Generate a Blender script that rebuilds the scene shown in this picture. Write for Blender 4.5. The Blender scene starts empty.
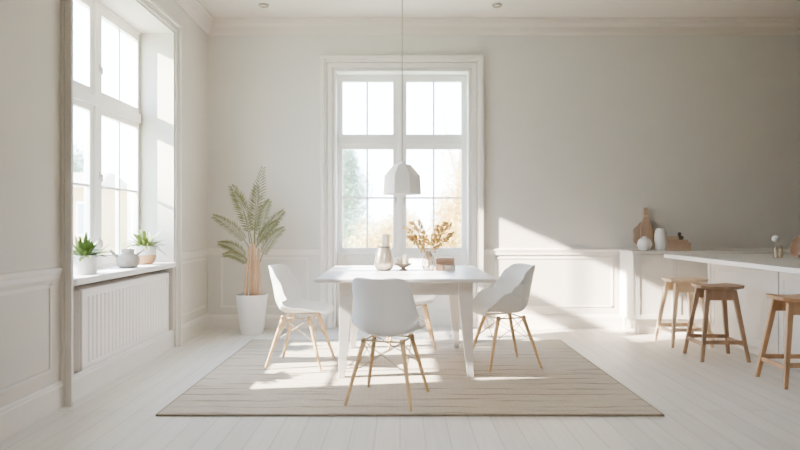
import bpy, bmesh, math, random
from mathutils import Vector, Matrix
R = random.Random(7)
PI = math.pi
sc = bpy.context.scene
COL = sc.collection

# ------------------------------------------------------------------ helpers
class MB:
    """collects simple shapes and links them as ONE mesh object"""
    def __init__(s):
        s.v = []; s.f = []
    def add(s, vs, fs):
        n = len(s.v); s.v += [tuple(v) for v in vs]; s.f += [tuple(i + n for i in f) for f in fs]; return s
    def box(s, x0, x1, y0, y1, z0, z1):
        vs = [(x, y, z) for z in (z0, z1) for y in (y0, y1) for x in (x0, x1)]
        return s.add(vs, [(0, 2, 3, 1), (4, 5, 7, 6), (0, 1, 5, 4), (2, 6, 7, 3), (0, 4, 6, 2), (1, 3, 7, 5)])
    def hexa(s, b, t):
        """b, t: four points each, counter-clockwise seen from above"""
        return s.add(list(b) + list(t), [(3, 2, 1, 0), (4, 5, 6, 7), (0, 1, 5, 4), (1, 2, 6, 5), (2, 3, 7, 6), (3, 0, 4, 7)])
    def lathe(s, prof, n=32, c=(0, 0, 0), a0=0.0, cap=True):
        m = len(prof); vs = []; fs = []
        for r, z in prof:
            for k in range(n):
                a = a0 + 2 * PI * k / n
                vs.append((c[0] + r * math.cos(a), c[1] + r * math.sin(a), c[2] + z))
        for i in range(m - 1):
            for k in range(n):
                k2 = (k + 1) % n
                fs.append((i * n + k, i * n + k2, (i + 1) * n + k2, (i + 1) * n + k))
        if cap:
            if prof[0][0] > 1e-5: fs.append(tuple(range(n - 1, -1, -1)))
            if prof[-1][0] > 1e-5: fs.append(tuple((m - 1) * n + k for k in range(n)))
        return s.add(vs, fs)
    def tube(s, pts, r, n=8, cap=True):
        pts = [Vector(p) for p in pts]; m = len(pts)
        rs = r if isinstance(r, (list, tuple)) else [r] * m
        vs = []; fs = []; up = None
        for i, p in enumerate(pts):
            t = (pts[min(i + 1, m - 1)] - pts[max(i - 1, 0)]).normalized()
            if up is None:
                up = Vector((0, 0, 1)) if abs(t.z) < 0.9 else Vector((0, 1, 0))
            a = t.cross(up).normalized(); b = a.cross(t).normalized(); up = b
            for k in range(n):
                an = 2 * PI * k / n
                vs.append(p + (a * math.cos(an) + b * math.sin(an)) * rs[i])
        for i in range(m - 1):
            for k in range(n):
                k2 = (k + 1) % n
                fs.append((i * n + k2, i * n + k, (i + 1) * n + k, (i + 1) * n + k2))
        if cap:
            fs.append(tuple(range(n))); fs.append(tuple((m - 1) * n + k for k in range(n - 1, -1, -1)))
        return s.add(vs, fs)
    def sphere(s, c, r, n=16, m=10, sz=1.0):
        prof = [(r * math.sin(PI * i / m), -r * sz * math.cos(PI * i / m)) for i in range(m + 1)]
        prof[0] = (1e-6, prof[0][1]); prof[-1] = (1e-6, prof[-1][1])
        return s.lathe(prof, n, c, cap=False)
    def build(s, name, mat, parent=None, smooth=False, bevel=0.0, seg=2, loc=None):
        me = bpy.data.meshes.new(name)
        me.from_pydata(s.v, [], s.f); me.update()
        bm = bmesh.new(); bm.from_mesh(me)
        if smooth: bmesh.ops.remove_doubles(bm, verts=bm.verts, dist=1e-5)
        bmesh.ops.recalc_face_normals(bm, faces=bm.faces)
        bm.to_mesh(me); bm.free()
        if smooth:
            for p in me.polygons: p.use_smooth = True
            try: me.set_sharp_from_angle(angle=math.radians(40))
            except Exception: pass
        if mat: me.materials.append(mat)
        o = bpy.data.objects.new(name, me); COL.objects.link(o)
        if parent: o.parent = parent
        if loc: o.location = loc
        if bevel:
            b = o.modifiers.new('bevel', 'BEVEL'); b.width = bevel; b.segments = seg
            b.limit_method = 'ANGLE'; b.angle_limit = math.radians(40)
        return o

def empty(name, loc=(0, 0, 0), rz=0.0):
    o = bpy.data.objects.new(name, None); COL.objects.link(o)
    o.empty_display_size = 0.1
    o.location = loc; o.rotation_euler = (0, 0, rz); return o
def tag(o, label, cat, group=None, kind=None):
    o['label'] = label; o['category'] = cat
    if group: o['group'] = group
    if kind: o['kind'] = kind
    return o
def thing(name, label, cat, loc=(0, 0, 0), rz=0.0, group=None):
    return tag(empty(name, loc, rz), label, cat, group)
def struct(name, mb, mat, label, cat, **kw):
    return tag(mb.build(name, mat, **kw), label, cat, kind='structure')
def dup(root, loc, rz, label, group):
    r = root.copy(); COL.objects.link(r); r.location = loc; r.rotation_euler = (0, 0, rz)
    r['label'] = label; r['group'] = group
    for ch in list(root.children):
        c = ch.copy(); COL.objects.link(c); c.parent = r
        for g in list(ch.children):
            d = g.copy(); COL.objects.link(d); d.parent = c
    return r

# ------------------------------------------------------------------ materials
def S(c):  # sRGB 0-255 -> linear
    return tuple(((x / 255) / 12.92 if x / 255 <= 0.04045 else ((x / 255 + 0.055) / 1.055) ** 2.4) for x in c) + (1.0,)
def mat(name, rgb, rough=0.5, var=0.04, scale=8.0, bump=0.0, metal=0.0, stretch=(1, 1, 1), spec=0.5, trans=0.0, sub=0.0):
    m = bpy.data.materials.new(name); m.use_nodes = True
    nt = m.node_tree; b = nt.nodes['Principled BSDF']
    tc = nt.nodes.new('ShaderNodeTexCoord'); mp = nt.nodes.new('ShaderNodeMapping')
    mp.inputs['Scale'].default_value = stretch
    nz = nt.nodes.new('ShaderNodeTexNoise'); nz.inputs['Scale'].default_value = scale; nz.inputs['Detail'].default_value = 4
    rp = nt.nodes.new('ShaderNodeValToRGB')
    c = S(rgb)
    rp.color_ramp.elements[0].position = 0.3; rp.color_ramp.elements[1].position = 0.7
    rp.color_ramp.elements[0].color = tuple(max(0, x * (1 - var)) for x in c[:3]) + (1,)
    rp.color_ramp.elements[1].color = tuple(min(1, x * (1 + var)) for x in c[:3]) + (1,)
    L = nt.links.new
    L(tc.outputs['Object'], mp.inputs['Vector']); L(mp.outputs['Vector'], nz.inputs['Vector'])
    L(nz.outputs['Fac'], rp.inputs['Fac']); L(rp.outputs['Color'], b.inputs['Base Color'])
    b.inputs['Roughness'].default_value = rough; b.inputs['Metallic'].default_value = metal
    b.inputs['Specular IOR Level'].default_value = spec
    if trans: b.inputs['Transmission Weight'].default_value = trans
    if bump:
        bp = nt.nodes.new('ShaderNodeBump'); bp.inputs['Strength'].default_value = bump; bp.inputs['Distance'].default_value = 0.01
        L(nz.outputs['Fac'], bp.inputs['Height']); L(bp.outputs['Normal'], b.inputs['Normal'])
    return m

M = {}
M['wall'] = mat('wall_paint', (226, 224, 220), 0.85, 0.012, 3, 0.02, spec=0.2)
M['ceil'] = mat('ceiling_paint', (228, 221, 215), 0.9, 0.01, 3, spec=0.2)
M['wallleft'] = mat('left_wall_shaded', (218, 213, 206), 0.85, 0.012, 3, 0.02, spec=0.2)  # darker copy of the wall paint, left wall's shade put into the colour
M['trimleft'] = mat('left_trim_shaded', (228, 223, 217), 0.5, 0.01, 5, spec=0.4)  # trim paint darkened to go with the shade painted into the left wall
M['wallshade'] = mat('bounce_cut_taupe', (140, 128, 114), 0.85, 0.02, 3, spec=0.2)  # invented dark tone for the unseen walls, keeps bounce light down
M['trim'] = mat('trim_paint', (240, 236, 232), 0.5, 0.01, 5, spec=0.4)
M['frame'] = mat('window_paint', (248, 245, 241), 0.45, 0.01, 5, spec=0.4)
M['radiator'] = mat('radiator_enamel', (246, 240, 236), 0.4, 0.01, 5)
M['shell'] = mat('white_plastic', (238, 238, 238), 0.38, 0.008, 4)
M['beech'] = mat('pale_beech', (218, 188, 148), 0.45, 0.14, 30, 0.0, stretch=(1, 1, 0.08))
M['wire'] = mat('dull_brass_wire', (186, 168, 142), 0.4, 0.05, 20, metal=0.4)
M['black'] = mat('dark_mount', (70, 66, 62), 0.5, 0.05, 20)
M['table'] = mat('white_lacquered_wood', (233, 229, 225), 0.33, 0.02, 12, stretch=(0.1, 1, 1))
M['lampw'] = mat('lamp_white', (252, 250, 247), 0.55, 0.01, 6)
M['cord'] = mat('cord_grey', (196, 188, 180), 0.6, 0.02, 20)
M['potw'] = mat('white_ceramic', (238, 236, 234), 0.45, 0.015, 6)
M['soil'] = mat('dark_soil', (74, 62, 52), 0.95, 0.3, 60, 0.4)
M['stem'] = mat('tan_palm_stem', (210, 176, 144), 0.6, 0.16, 24, stretch=(1, 1, 0.15))
M['frond'] = mat('sage_frond', (130, 132, 98), 0.55, 0.14, 9)
M['leaf'] = mat('green_leaf', (98, 118, 66), 0.45, 0.18, 12)
M['leaf2'] = mat('spider_leaf', (126, 140, 80), 0.45, 0.2, 14)
M['clay'] = mat('grey_clay', (170, 161, 150), 0.7, 0.05, 14, 0.1)
M['tan'] = mat('tan_glaze', (200, 164, 130), 0.6, 0.05, 14)
M['pearl'] = mat('pearl_glass', (204, 193, 180), 0.12, 0.05, 5, metal=0.35)
M['wax'] = mat('ivory_wax', (240, 230, 214), 0.6, 0.01, 8)
M['bowl'] = mat('taupe_stoneware', (84, 75, 67), 0.6, 0.06, 16)
M['dried'] = mat('dried_gold', (180, 150, 100), 0.7, 0.16, 20)
M['bookA'] = mat('pinkish_cover', (204, 178, 160), 0.6, 0.04, 12)
M['bookB'] = mat('russet_block', (190, 160, 140), 0.6, 0.06, 12)
M['bookC'] = mat('greige_block', (216, 208, 198), 0.6, 0.04, 12)
M['page'] = mat('page_paper', (232, 222, 206), 0.8, 0.04, 60, stretch=(0.05, 0.05, 4))
M['side'] = mat('sideboard_lacquer', (232, 230, 227), 0.4, 0.01, 6)
M['counter'] = mat('counter_white', (236, 234, 231), 0.3, 0.012, 6)
M['oakp'] = mat('pale_ash_wood', (222, 202, 176), 0.5, 0.1, 22, stretch=(1, 1, 0.1))
M['oakd'] = mat('walnut_brown_wood', (172, 146, 124), 0.5, 0.14, 22, stretch=(1, 1, 0.1))
M['oakm'] = mat('warm_oak_wood', (196, 162, 130), 0.5, 0.14, 22, stretch=(1, 1, 0.1))
M['board'] = mat('cutting_board_wood', (194, 170, 150), 0.55, 0.12, 18, stretch=(1, 1, 0.12))
M['boardd'] = mat('cutting_board_wood_dark', (188, 166, 148), 0.55, 0.12, 18, stretch=(1, 1, 0.12))
M['steel'] = mat('brushed_nickel', (196, 190, 182), 0.3, 0.04, 30, metal=0.9)
M['dark'] = mat('dark_bronze', (116, 106, 98), 0.5, 0.1, 20)
M['bookT'] = mat('tan_book', (206, 182, 162), 0.6, 0.04, 20)
M['bookU'] = mat('beige_book', (216, 196, 176), 0.6, 0.04, 20)
M['stone'] = mat('house_plaster', (206, 176, 136), 0.9, 0.06, 1.2)
M['roof'] = mat('house_roof', (196, 176, 160), 0.9, 0.1, 3)
M['hpane'] = mat('house_glass', (170, 176, 180), 0.2, 0.05, 2)
M['lawn'] = mat('pale_lawn', (196, 196, 160), 0.95, 0.1, 0.8)
M['tdark'] = mat('dusty_green_leaf', (152, 166, 144), 0.9, 0.12, 1.5)
M['tyel'] = mat('autumn_yellow_leaf', (216, 184, 118), 0.9, 0.1, 1.2)
M['tgold'] = mat('pale_gold_leaf', (218, 194, 138), 0.9, 0.1, 1.2)
M['bark'] = mat('pale_bark', (200, 188, 172), 0.9, 0.1, 4)

def pane_mat():
    m = bpy.data.materials.new('window_glass'); m.use_nodes = True
    nt = m.node_tree; nt.nodes.clear(); L = nt.links.new
    out = nt.nodes.new('ShaderNodeOutputMaterial'); mx = nt.nodes.new('ShaderNodeMixShader')
    tr = nt.nodes.new('ShaderNodeBsdfTransparent'); gl = nt.nodes.new('ShaderNodeBsdfGlossy')
    nz = nt.nodes.new('ShaderNodeTexNoise'); nz.inputs['Scale'].default_value = 2
    rp = nt.nodes.new('ShaderNodeMapRange'); rp.inputs['To Min'].default_value = 0.03; rp.inputs['To Max'].default_value = 0.05
    gl.inputs['Roughness'].default_value = 0.02; tr.inputs['Color'].default_value = (0.99, 1, 1, 1)
    L(nz.outputs['Fac'], rp.inputs['Value']); L(rp.outputs['Result'], mx.inputs['Fac'])
    L(tr.outputs['BSDF'], mx.inputs[1]); L(gl.outputs['BSDF'], mx.inputs[2]); L(mx.outputs['Shader'], out.inputs['Surface'])
    return m
M['pane'] = pane_mat()
def clear_glass(name, tint, refl):
    m = bpy.data.materials.new(name); m.use_nodes = True
    nt = m.node_tree; nt.nodes.clear(); L = nt.links.new
    out = nt.nodes.new('ShaderNodeOutputMaterial'); mx = nt.nodes.new('ShaderNodeMixShader')
    tr = nt.nodes.new('ShaderNodeBsdfTransparent'); gl = nt.nodes.new('ShaderNodeBsdfGlossy')
    nzg = nt.nodes.new('ShaderNodeTexNoise'); nzg.inputs['Scale'].default_value = 30
    gl.inputs['Roughness'].default_value = 0.06; tr.inputs['Color'].default_value = S(tint)
    gl.inputs['Color'].default_value = S((236, 226, 210))
    mx.inputs['Fac'].default_value = refl
    L(tr.outputs['BSDF'], mx.inputs[1]); L(gl.outputs['BSDF'], mx.inputs[2]); L(mx.outputs['Shader'], out.inputs['Surface'])
    return m
M['glass'] = clear_glass('clear_glass', (252, 251, 249), 0.07)

def floor_mat():
    m = bpy.data.materials.new('white_oiled_planks'); m.use_nodes = True
    nt = m.node_tree; b = nt.nodes['Principled BSDF']; L = nt.links.new; N = nt.nodes.new
    tc = N('ShaderNodeTexCoord'); mp = N('ShaderNodeMapping'); mp.inputs['Rotation'].default_value = (0, 0, PI / 2)
    br = N('ShaderNodeTexBrick'); br.offset = 0.43; br.squash = 1
    br.inputs['Scale'].default_value = 1; br.inputs['Brick Width'].default_value = 2.6; br.inputs['Row Height'].default_value = 0.135
    br.inputs['Mortar Size'].default_value = 0.0014; br.inputs['Mortar Smooth'].default_value = 0.2
    br.inputs['Color1'].default_value = S((228, 224, 219)); br.inputs['Color2'].default_value = S((220, 216, 211))
    br.inputs['Mortar'].default_value = S((158, 151, 144))
    mp2 = N('ShaderNodeMapping'); mp2.inputs['Scale'].default_value = (14, 0.7, 1)
    nz = N('ShaderNodeTexNoise'); nz.inputs['Scale'].default_value = 3; nz.inputs['Detail'].default_value = 6
    mr = N('ShaderNodeMapRange'); mr.inputs['From Min'].default_value = 0.3; mr.inputs['From Max'].default_value = 0.75
    mr.inputs['To Min'].default_value = 0.93; mr.inputs['To Max'].default_value = 1.03
    mx = N('ShaderNodeMix'); mx.data_type = 'RGBA'; mx.blend_type = 'MULTIPLY'; mx.inputs['Factor'].default_value = 1
    L(tc.outputs['Object'], mp.inputs['Vector']); L(mp.outputs['Vector'], br.inputs['Vector'])
    L(tc.outputs['Object'], mp2.inputs['Vector']); L(mp2.outputs['Vector'], nz.inputs['Vector']); L(nz.outputs['Fac'], mr.inputs['Value'])
    L(br.outputs['Color'], mx.inputs['A']); L(mr.outputs['Result'], mx.inputs['B']); L(mx.outputs['Result'], b.inputs['Base Color'])
    b.inputs['Roughness'].default_value = 0.42; b.inputs['Specular IOR Level'].default_value = 0.4
    bp = N('ShaderNodeBump'); bp.inputs['Strength'].default_value = 0.12; bp.inputs['Distance'].default_value = 0.002; bp.invert = True
    L(br.outputs['Fac'], bp.inputs['Height']); L(bp.outputs['Normal'], b.inputs['Normal'])
    return m
M['floor'] = floor_mat()

def rug_mat():
    m = bpy.data.materials.new('greige_woven_rug'); m.use_nodes = True
    nt = m.node_tree; b = nt.nodes['Principled BSDF']; L = nt.links.new; N = nt.nodes.new
    tc = N('ShaderNodeTexCoord')
    # long broken ribs running across the rug
    mp = N('ShaderNodeMapping'); mp.inputs['Scale'].default_value = (0.55, 10.5, 1)
    n1 = N('ShaderNodeTexNoise'); n1.inputs['Scale'].default_value = 1.5; n1.inputs['Detail'].default_value = 3; n1.inputs['Roughness'].default_value = 0.55
    r1 = N('ShaderNodeMapRange'); r1.inputs['From Min'].default_value = 0.60; r1.inputs['From Max'].default_value = 0.70
    # regular weave lines
    wv = N('ShaderNodeTexWave'); wv.bands_direction = 'Y'; wv.inputs['Scale'].default_value = 2.3; wv.inputs['Distortion'].default_value = 2.2
    wv.inputs['Detail'].default_value = 2; wv.inputs['Detail Scale'].default_value = 1.2
    r2 = N('ShaderNodeMapRange'); r2.inputs['From Min'].default_value = 0.90; r2.inputs['From Max'].default_value = 1.0
    mp3 = N('ShaderNodeMapping'); mp3.inputs['Scale'].default_value = (1.3, 2.2, 1)
    n3 = N('ShaderNodeTexNoise'); n3.inputs['Scale'].default_value = 1.6
    r3 = N('ShaderNodeMapRange'); r3.inputs['From Min'].default_value = 0.42; r3.inputs['From Max'].default_value = 0.58
    mu = N('ShaderNodeMath'); mu.operation = 'MULTIPLY'
    ad = N('ShaderNodeMath'); ad.operation = 'MAXIMUM'
    br = N('ShaderNodeTexBrick'); br.inputs['Scale'].default_value = 1; br.inputs['Brick Width'].default_value = 0.075; br.inputs['Row Height'].default_value = 0.028
    br.inputs['Color1'].default_value = S((201, 191, 177)); br.inputs['Color2'].default_value = S((193, 183, 169)); br.inputs['Mortar'].default_value = S((183, 173, 159))
    br.inputs['Mortar Size'].default_value = 0.0025
    fine = N('ShaderNodeTexNoise'); fine.inputs['Scale'].default_value = 90
    mx = N('ShaderNodeMix'); mx.data_type = 'RGBA'; mx.inputs['B'].default_value = S((140, 126, 110))
    L(tc.outputs['Object'], mp.inputs['Vector']); L(mp.outputs['Vector'], n1.inputs['Vector']); L(n1.outputs['Fac'], r1.inputs['Value'])
    L(tc.outputs['Object'], wv.inputs['Vector']); L(wv.outputs['Fac'], r2.inputs['Value'])
    L(tc.outputs['Object'], mp3.inputs['Vector']); L(mp3.outputs['Vector'], n3.inputs['Vector']); L(n3.outputs['Fac'], r3.inputs['Value'])
    L(r2.outputs['Result'], mu.inputs[0]); L(r3.outputs['Result'], mu.inputs[1])
    L(mu.outputs['Value'], ad.inputs[0]); L(r1.outputs['Result'], ad.inputs[1])
    sc_ = N('ShaderNodeMath'); sc_.operation = 'MULTIPLY'; sc_.inputs[1].default_value = 0.75
    L(ad.outputs['Value'], sc_.inputs[0]); L(sc_.outputs['Value'], mx.inputs['Factor'])
    L(tc.outputs['Object'], br.inputs['Vector']); L(br.outputs['Color'], mx.inputs['A']); L(mx.outputs['Result'], b.inputs['Base Color'])
    b.inputs['Roughness'].default_value = 0.95; b.inputs['Specular IOR Level'].default_value = 0.1
    bp = N('ShaderNodeBump'); bp.inputs['Strength'].default_value = 0.5; bp.inputs['Distance'].default_value = 0.004
    sb = N('ShaderNodeMath'); sb.operation = 'SUBTRACT'
    L(fine.outputs['Fac'], sb.inputs[0]); L(sc_.outputs['Value'], sb.inputs[1])
    L(tc.outputs['Object'], fine.inputs['Vector']); L(sb.outputs['Value'], bp.inputs['Height']); L(bp.outputs['Normal'], b.inputs['Normal'])
    return m
M['rug'] = rug_mat()
M['rugedge'] = mat('rug_binding', (146, 136, 122), 0.95, 0.1, 40, spec=0.1)

# ------------------------------------------------------------------ room shell
XL, YB, XR, YF, H = -2.14, 6.70, 5.2, -1.6, 3.44
W1 = dict(u0=3.89, u1=5.63, v0=0.80, v1=2.95)          # left window opening
W2 = dict(u0=-0.715, u1=0.76, v0=0.0, v1=2.86)         # far window opening

struct('floor', MB().box(-2.6, XR + .15, YF - .15, YB + .4, -0.1, 0), M['floor'], 'pale white-washed plank floor running toward the far wall', 'floor')
struct('ceiling', MB().box(-2.6, XR + .15, YF - .15, YB + .4, H, H + .15), M['ceil'], 'plain off-white ceiling', 'ceiling')
wl = MB()
wl.box(-2.56, XL, YF - .15, W1['u0'], 0, H).box(-2.56, XL, W1['u1'], YB, 0, H)
wl.box(-2.56, XL, W1['u0'], W1['u1'], W1['v1'], H).box(-2.56, XL, W1['u0'], W1['u1'], 0, 0.15)
wl.box(-2.56, -2.40, W1['u0'], W1['u1'], 0.15, 0.755)
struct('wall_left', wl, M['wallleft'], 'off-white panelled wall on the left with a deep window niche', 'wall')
wb = MB()
wb.box(-2.56, W2['u0'], YB, YB + .3, 0, H).box(W2['u1'], XR + .15, YB, YB + .3, 0, H)
wb.box(W2['u0'], W2['u1'], YB, YB + .3, W2['v1'], H)
struct('wall_back', wb, M['wall'], 'off-white far wall with the tall double window', 'wall')
struct('wall_right', MB().box(XR, XR + .15, YF - .15, YB, 0, H), M['wallshade'], 'unseen wall to the right of the kitchen counter, toned taupe to cut bounce light', 'wall')
struct('wall_front', MB().box(XL, XR, YF - .15, YF, 0, H), M['wallshade'], 'unseen wall behind the viewer, toned taupe to cut bounce light', 'wall')

# crown mouldings: stepped profile swept along the wall
def crown_profile():
    return [(0, -0.17), (0.012, -0.17), (0.018, -0.155), (0.022, -0.15), (0.024, -0.14), (0.03, -0.09), (0.05, -0.055), (0.062, -0.045), (0.066, -0.03), (0.085, -0.025), (0.085, 0), (0, 0)]
def sweep(prof, a, b, nrm):
    m = MB(); n = len(prof); vs = []
    for p in (a, b):
        for d, z in prof: vs.append((p[0] + nrm[0] * d, p[1] + nrm[1] * d, p[2] + z))
    m.add(vs, [(i, (i + 1) % n, n + (i + 1) % n, n + i) for i in range(n)] + [tuple(range(n)), tuple(range(2 * n - 1, n - 1, -1))])
    return m
struct('trim_1', sweep(crown_profile(), (XL, YB, H), (XR, YB, H), (0, -1)), M['ceil'], 'crown moulding along the top of the far wall', 'moulding')
struct('trim_2', sweep(crown_profile(), (XL, YF, H), (XL, YB, H), (1, 0)), M['ceil'], 'crown moulding along the top of the left wall', 'moulding')
# chair rails
def rail_profile():
    return [(0, -0.055), (0.012, -0.055), (0.013, -0.04), (0.013, -0.025), (0.018, -0.012), (0.02, 0), (0.02, 0.010), (0, 0.016)]
struct('trim_3', sweep(rail_profile(), (XL, YB, 0.872), (-0.89, YB, 0.872), (0, -1)), M['trim'], 'chair rail on the far wall left of the window', 'moulding')
struct('trim_4', sweep(rail_profile(), (0.935, YB, 0.872), (XR, YB, 0.872), (0, -1)), M['trim'], 'chair rail on the far wall right of the window', 'moulding')
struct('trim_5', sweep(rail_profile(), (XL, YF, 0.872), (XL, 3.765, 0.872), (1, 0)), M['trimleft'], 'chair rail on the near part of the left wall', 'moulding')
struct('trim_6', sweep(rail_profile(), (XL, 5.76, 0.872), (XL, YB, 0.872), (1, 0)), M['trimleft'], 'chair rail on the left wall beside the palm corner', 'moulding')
# baseboards
def base_profile(h=0.15, d=0.018):
    return [(0, 0), (d, 0), (d, h - 0.03), (d * .7, h - 0.02), (d * .7, h - 0.01), (d * .3, h), (0, h)]
b1 = sweep(base_profile(0.15), (XL, YB, 0), (-0.89, YB, 0), (0, -1)); b2 = sweep(base_profile(0.15), (0.935, YB, 0), (XR, YB, 0), (0, -1))
b1.add(b2.v, b2.f)
struct('baseboard_back', b1, M['trim'], 'tall white baseboard along the far wall', 'baseboard')
b3 = sweep(base_profile(0.17), (XL, YF, 0), (XL, YB, 0), (1, 0))
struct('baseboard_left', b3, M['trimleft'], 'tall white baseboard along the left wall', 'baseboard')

# dado panel mouldings (raised rectangles)
def rect_mould(box, u0, u1, v0, v1, w=0.022, d=0.007):
    m = MB()
    for i, (ww, dd) in enumerate(((w, d * .6), (w * .45, d))):
        o = (w - ww) / 2
        for (a, b, c, e) in ((u0 + o, u1 - o, v0 + o, v0 + o + ww), (u0 + o, u1 - o, v1 - o - ww, v1 - o), (u0 + o, u0 + o + ww, v0 + o, v1 - o), (u1 - o - ww, u1 - o, v0 + o, v1 - o)):
            box(m, a, b, c, e, dd)
    return m
def bx_back(m, a, b, c, e, d): m.box(a, b, YB - d, YB + .001, c, e)
def bx_left(m, a, b, c, e, d): m.box(XL - .001, XL + d, a, b, c, e)
n_tr = 7
for (a, b) in ((-2.0, -1.02), (1.06, 2.38)):
    struct('trim_%d' % n_tr, rect_mould(bx_back, a, b, 0.23, 0.79), M['trim'], 'thin raised panel frame under the chair rail ' + ('by the palm' if a < 0 else 'left of the sideboard'), 'moulding'); n_tr += 1
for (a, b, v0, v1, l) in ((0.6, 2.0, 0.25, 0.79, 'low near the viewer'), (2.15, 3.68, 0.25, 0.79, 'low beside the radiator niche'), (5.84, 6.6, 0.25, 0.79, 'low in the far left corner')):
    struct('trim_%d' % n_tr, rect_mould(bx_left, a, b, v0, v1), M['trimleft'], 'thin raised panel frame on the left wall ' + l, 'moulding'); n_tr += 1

# casings -----------------------------------------------------------
def casing(box, u0, u1, v1, w, legs=True):
    m = MB()
    for (o0, o1, d) in ((0, w * .17, 0.018), (w * .17, w * .22, .006), (w * .22, w * .55, 0.034), (w * .55, w * .60, .014), (w * .60, w * .74, 0.044), (w * .74, w, 0.062), (w, w + 0.014, 0.02)):
        box(m, u0 - o1, u0 - o0, 0, v1 + o1, d)
        box(m, u1 + o0, u1 + o1, 0, v1 + o1, d)
        box(m, u0 - o0, u1 + o0, v1 + o0, v1 + o1, d)
    return m
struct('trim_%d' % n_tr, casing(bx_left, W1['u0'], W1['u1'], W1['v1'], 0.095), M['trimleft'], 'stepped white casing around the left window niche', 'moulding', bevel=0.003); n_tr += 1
struct('trim_%d' % n_tr, casing(bx_back, W2['u0'], W2['u1'], W2['v1'], 0.165), M['trim'], 'stepped white casing around the far window', 'moulding', bevel=0.003); n_tr += 1

# windows -----------------------------------------------------------
def window(root, box, frame_rects, sashes, fr_mat):
    fm = MB()
    for r in frame_rects: box(fm, *r)
    fm.build('frame', fr_mat, root, bevel=0.004)
    for s in sashes:
        (u0, u1, v0, v1) = s['rect']; (g0, g1, h0, h1) = s['glass']
        m = MB()
        box(m, u0, g0, v0, v1, 0.0, 0.05); box(m, g1, u1, v0, v1, 0.0, 0.05)
        box(m, g0, g1, v0, h0, 0.0, 0.05); box(m, g0, g1, h1, v1, 0.0, 0.05)
        for bu in s.get('ubars', ()): box(m, bu - .010, bu + .010, h0, h1, 0.008, 0.042)
        for bv in s.get('vbars', ()): box(m, g0, g1, bv - .011, bv + .011, 0.008, 0.042)
        so = m.build('sash', fr_mat, root, bevel=0.004)
        p = MB(); box(p, g0 - .004, g1 + .004, h0 - .004, h1 + .004, 0.023, 0.027)
        p.build('pane', M['pane'], so)
        for (hu, hv) in s.get('handles', ()):
            h = MB(); box(h, hu - .009, hu + .009, hv - .03, hv + .03, 0.05, 0.056); box(h, hu - .005, hu + .005, hv - .005, hv + .005, 0.056, 0.070); box(h, hu - .006, hu + .006, hv - .05, hv + .008, 0.068, 0.078)
            h.build('handle', M['steel'], so, bevel=0.003)
D1 = -2.485
def bw1(m, u0, u1, v0, v1, d0, d1): m.box(D1 + d0, D1 + d1, u0, u1, v0, v1)
w1 = tag(empty('window_1', (0, 0, 0)), 'tall white double casement window in the left wall', 'window', kind='structure')
window(w1, bw1,
       [(3.89, 3.905, .78, 2.95, -.03, .06), (5.605, 5.63, .78, 2.95, -.03, .03), (3.895, 5.605, 2.925, 2.95, -.03, .06), (3.895, 5.605, .78, .825, -.03, .06), (3.895, 5.605, 2.10, 2.185, -.03, .065), (4.775, 4.83, .825, 2.10, -.03, .065), (4.775, 4.83, 2.185, 2.925, -.03, .065)],
       [dict(rect=(3.895, 4.775, 2.185, 2.925), glass=(3.945, 4.715, 2.235, 2.86), ubars=(4.35,)),
        dict(rect=(4.83, 5.605, 2.185, 2.925), glass=(4.90, 5.575, 2.235, 2.86), ubars=(5.23,), handles=((4.86, 2.42),)),
        dict(rect=(3.895, 4.775, .825, 2.10), glass=(3.945, 4.715, .90, 2.05), ubars=(4.35,), vbars=(1.46,)),
        dict(rect=(4.83, 5.605, .825, 2.10), glass=(4.90, 5.575, .90, 2.05), ubars=(5.23,), vbars=(1.46,), handles=((4.86, 1.55), (4.86, 1.02)))], M['frame'])
D2 = 6.90
def bw2(m, u0, u1, v0, v1, d0, d1): m.box(u0, u1, D2 - d1, D2 - d0, v0, v1)
w2 = tag(empty('window_2', (0, 0, 0)), 'tall white double window with lower wood panels in the far wall', 'window', kind='structure')
window(w2, bw2,
       [(-.715, -.70, 0, 2.86, -.03, .06), (.745, .76, 0, 2.86, -.03, .06), (-.70, .745, 2.835, 2.86, -.03, .06), (-.70, .745, 2.075, 2.125, -.03, .065), (-.70, .745, 0, .80, -.03, .04), (-.70, .745, .80, .83, -.03, .085), (-.03, .03, .83, 2.835, -.03, .06), (-.018, .022, .83, 2.835, .06, .072)],
       [dict(rect=(-.70, -.03, 2.125, 2.835), glass=(-.655, -.08, 2.185, 2.785), ubars=(-.375,)),
        dict(rect=(.03, .745, 2.125, 2.835), glass=(.075, .70, 2.185, 2.785), ubars=(.385,)),
        dict(rect=(-.70, -.03, .83, 2.075), glass=(-.655, -.08, .89, 2.015), ubars=(-.375,), vbars=(1.46,), handles=((-.05, 1.44),)),
        dict(rect=(.03, .745, .83, 2.075), glass=(.075, .70, .89, 2.015), ubars=(.385,), vbars=(1.46,), handles=((.05, 1.44),))], M['frame'])
pm = MB()
for (a, b) in ((-.63, -.06), (.08, .67)):
    for (u0, u1, v0, v1) in ((a, b, .16, .19), (a, b, .66, .69), (a, a + .03, .16, .69), (b - .03, b, .16, .69)): bw2(pm, u0, u1, v0, v1, .04, .056)
pm.build('lower_panel', M['frame'], w2, bevel=0.003)

# window sill board of the left niche
sl = MB().box(-2.425, -2.10, W1['u0'] - .0, W1['u1'] - .0, 0.755, 0.80)
struct('trim_%d' % n_tr, sl, M['trim'], 'thick white sill board of the left window carrying the pots', 'sill', bevel=0.006); n_tr += 1

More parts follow.
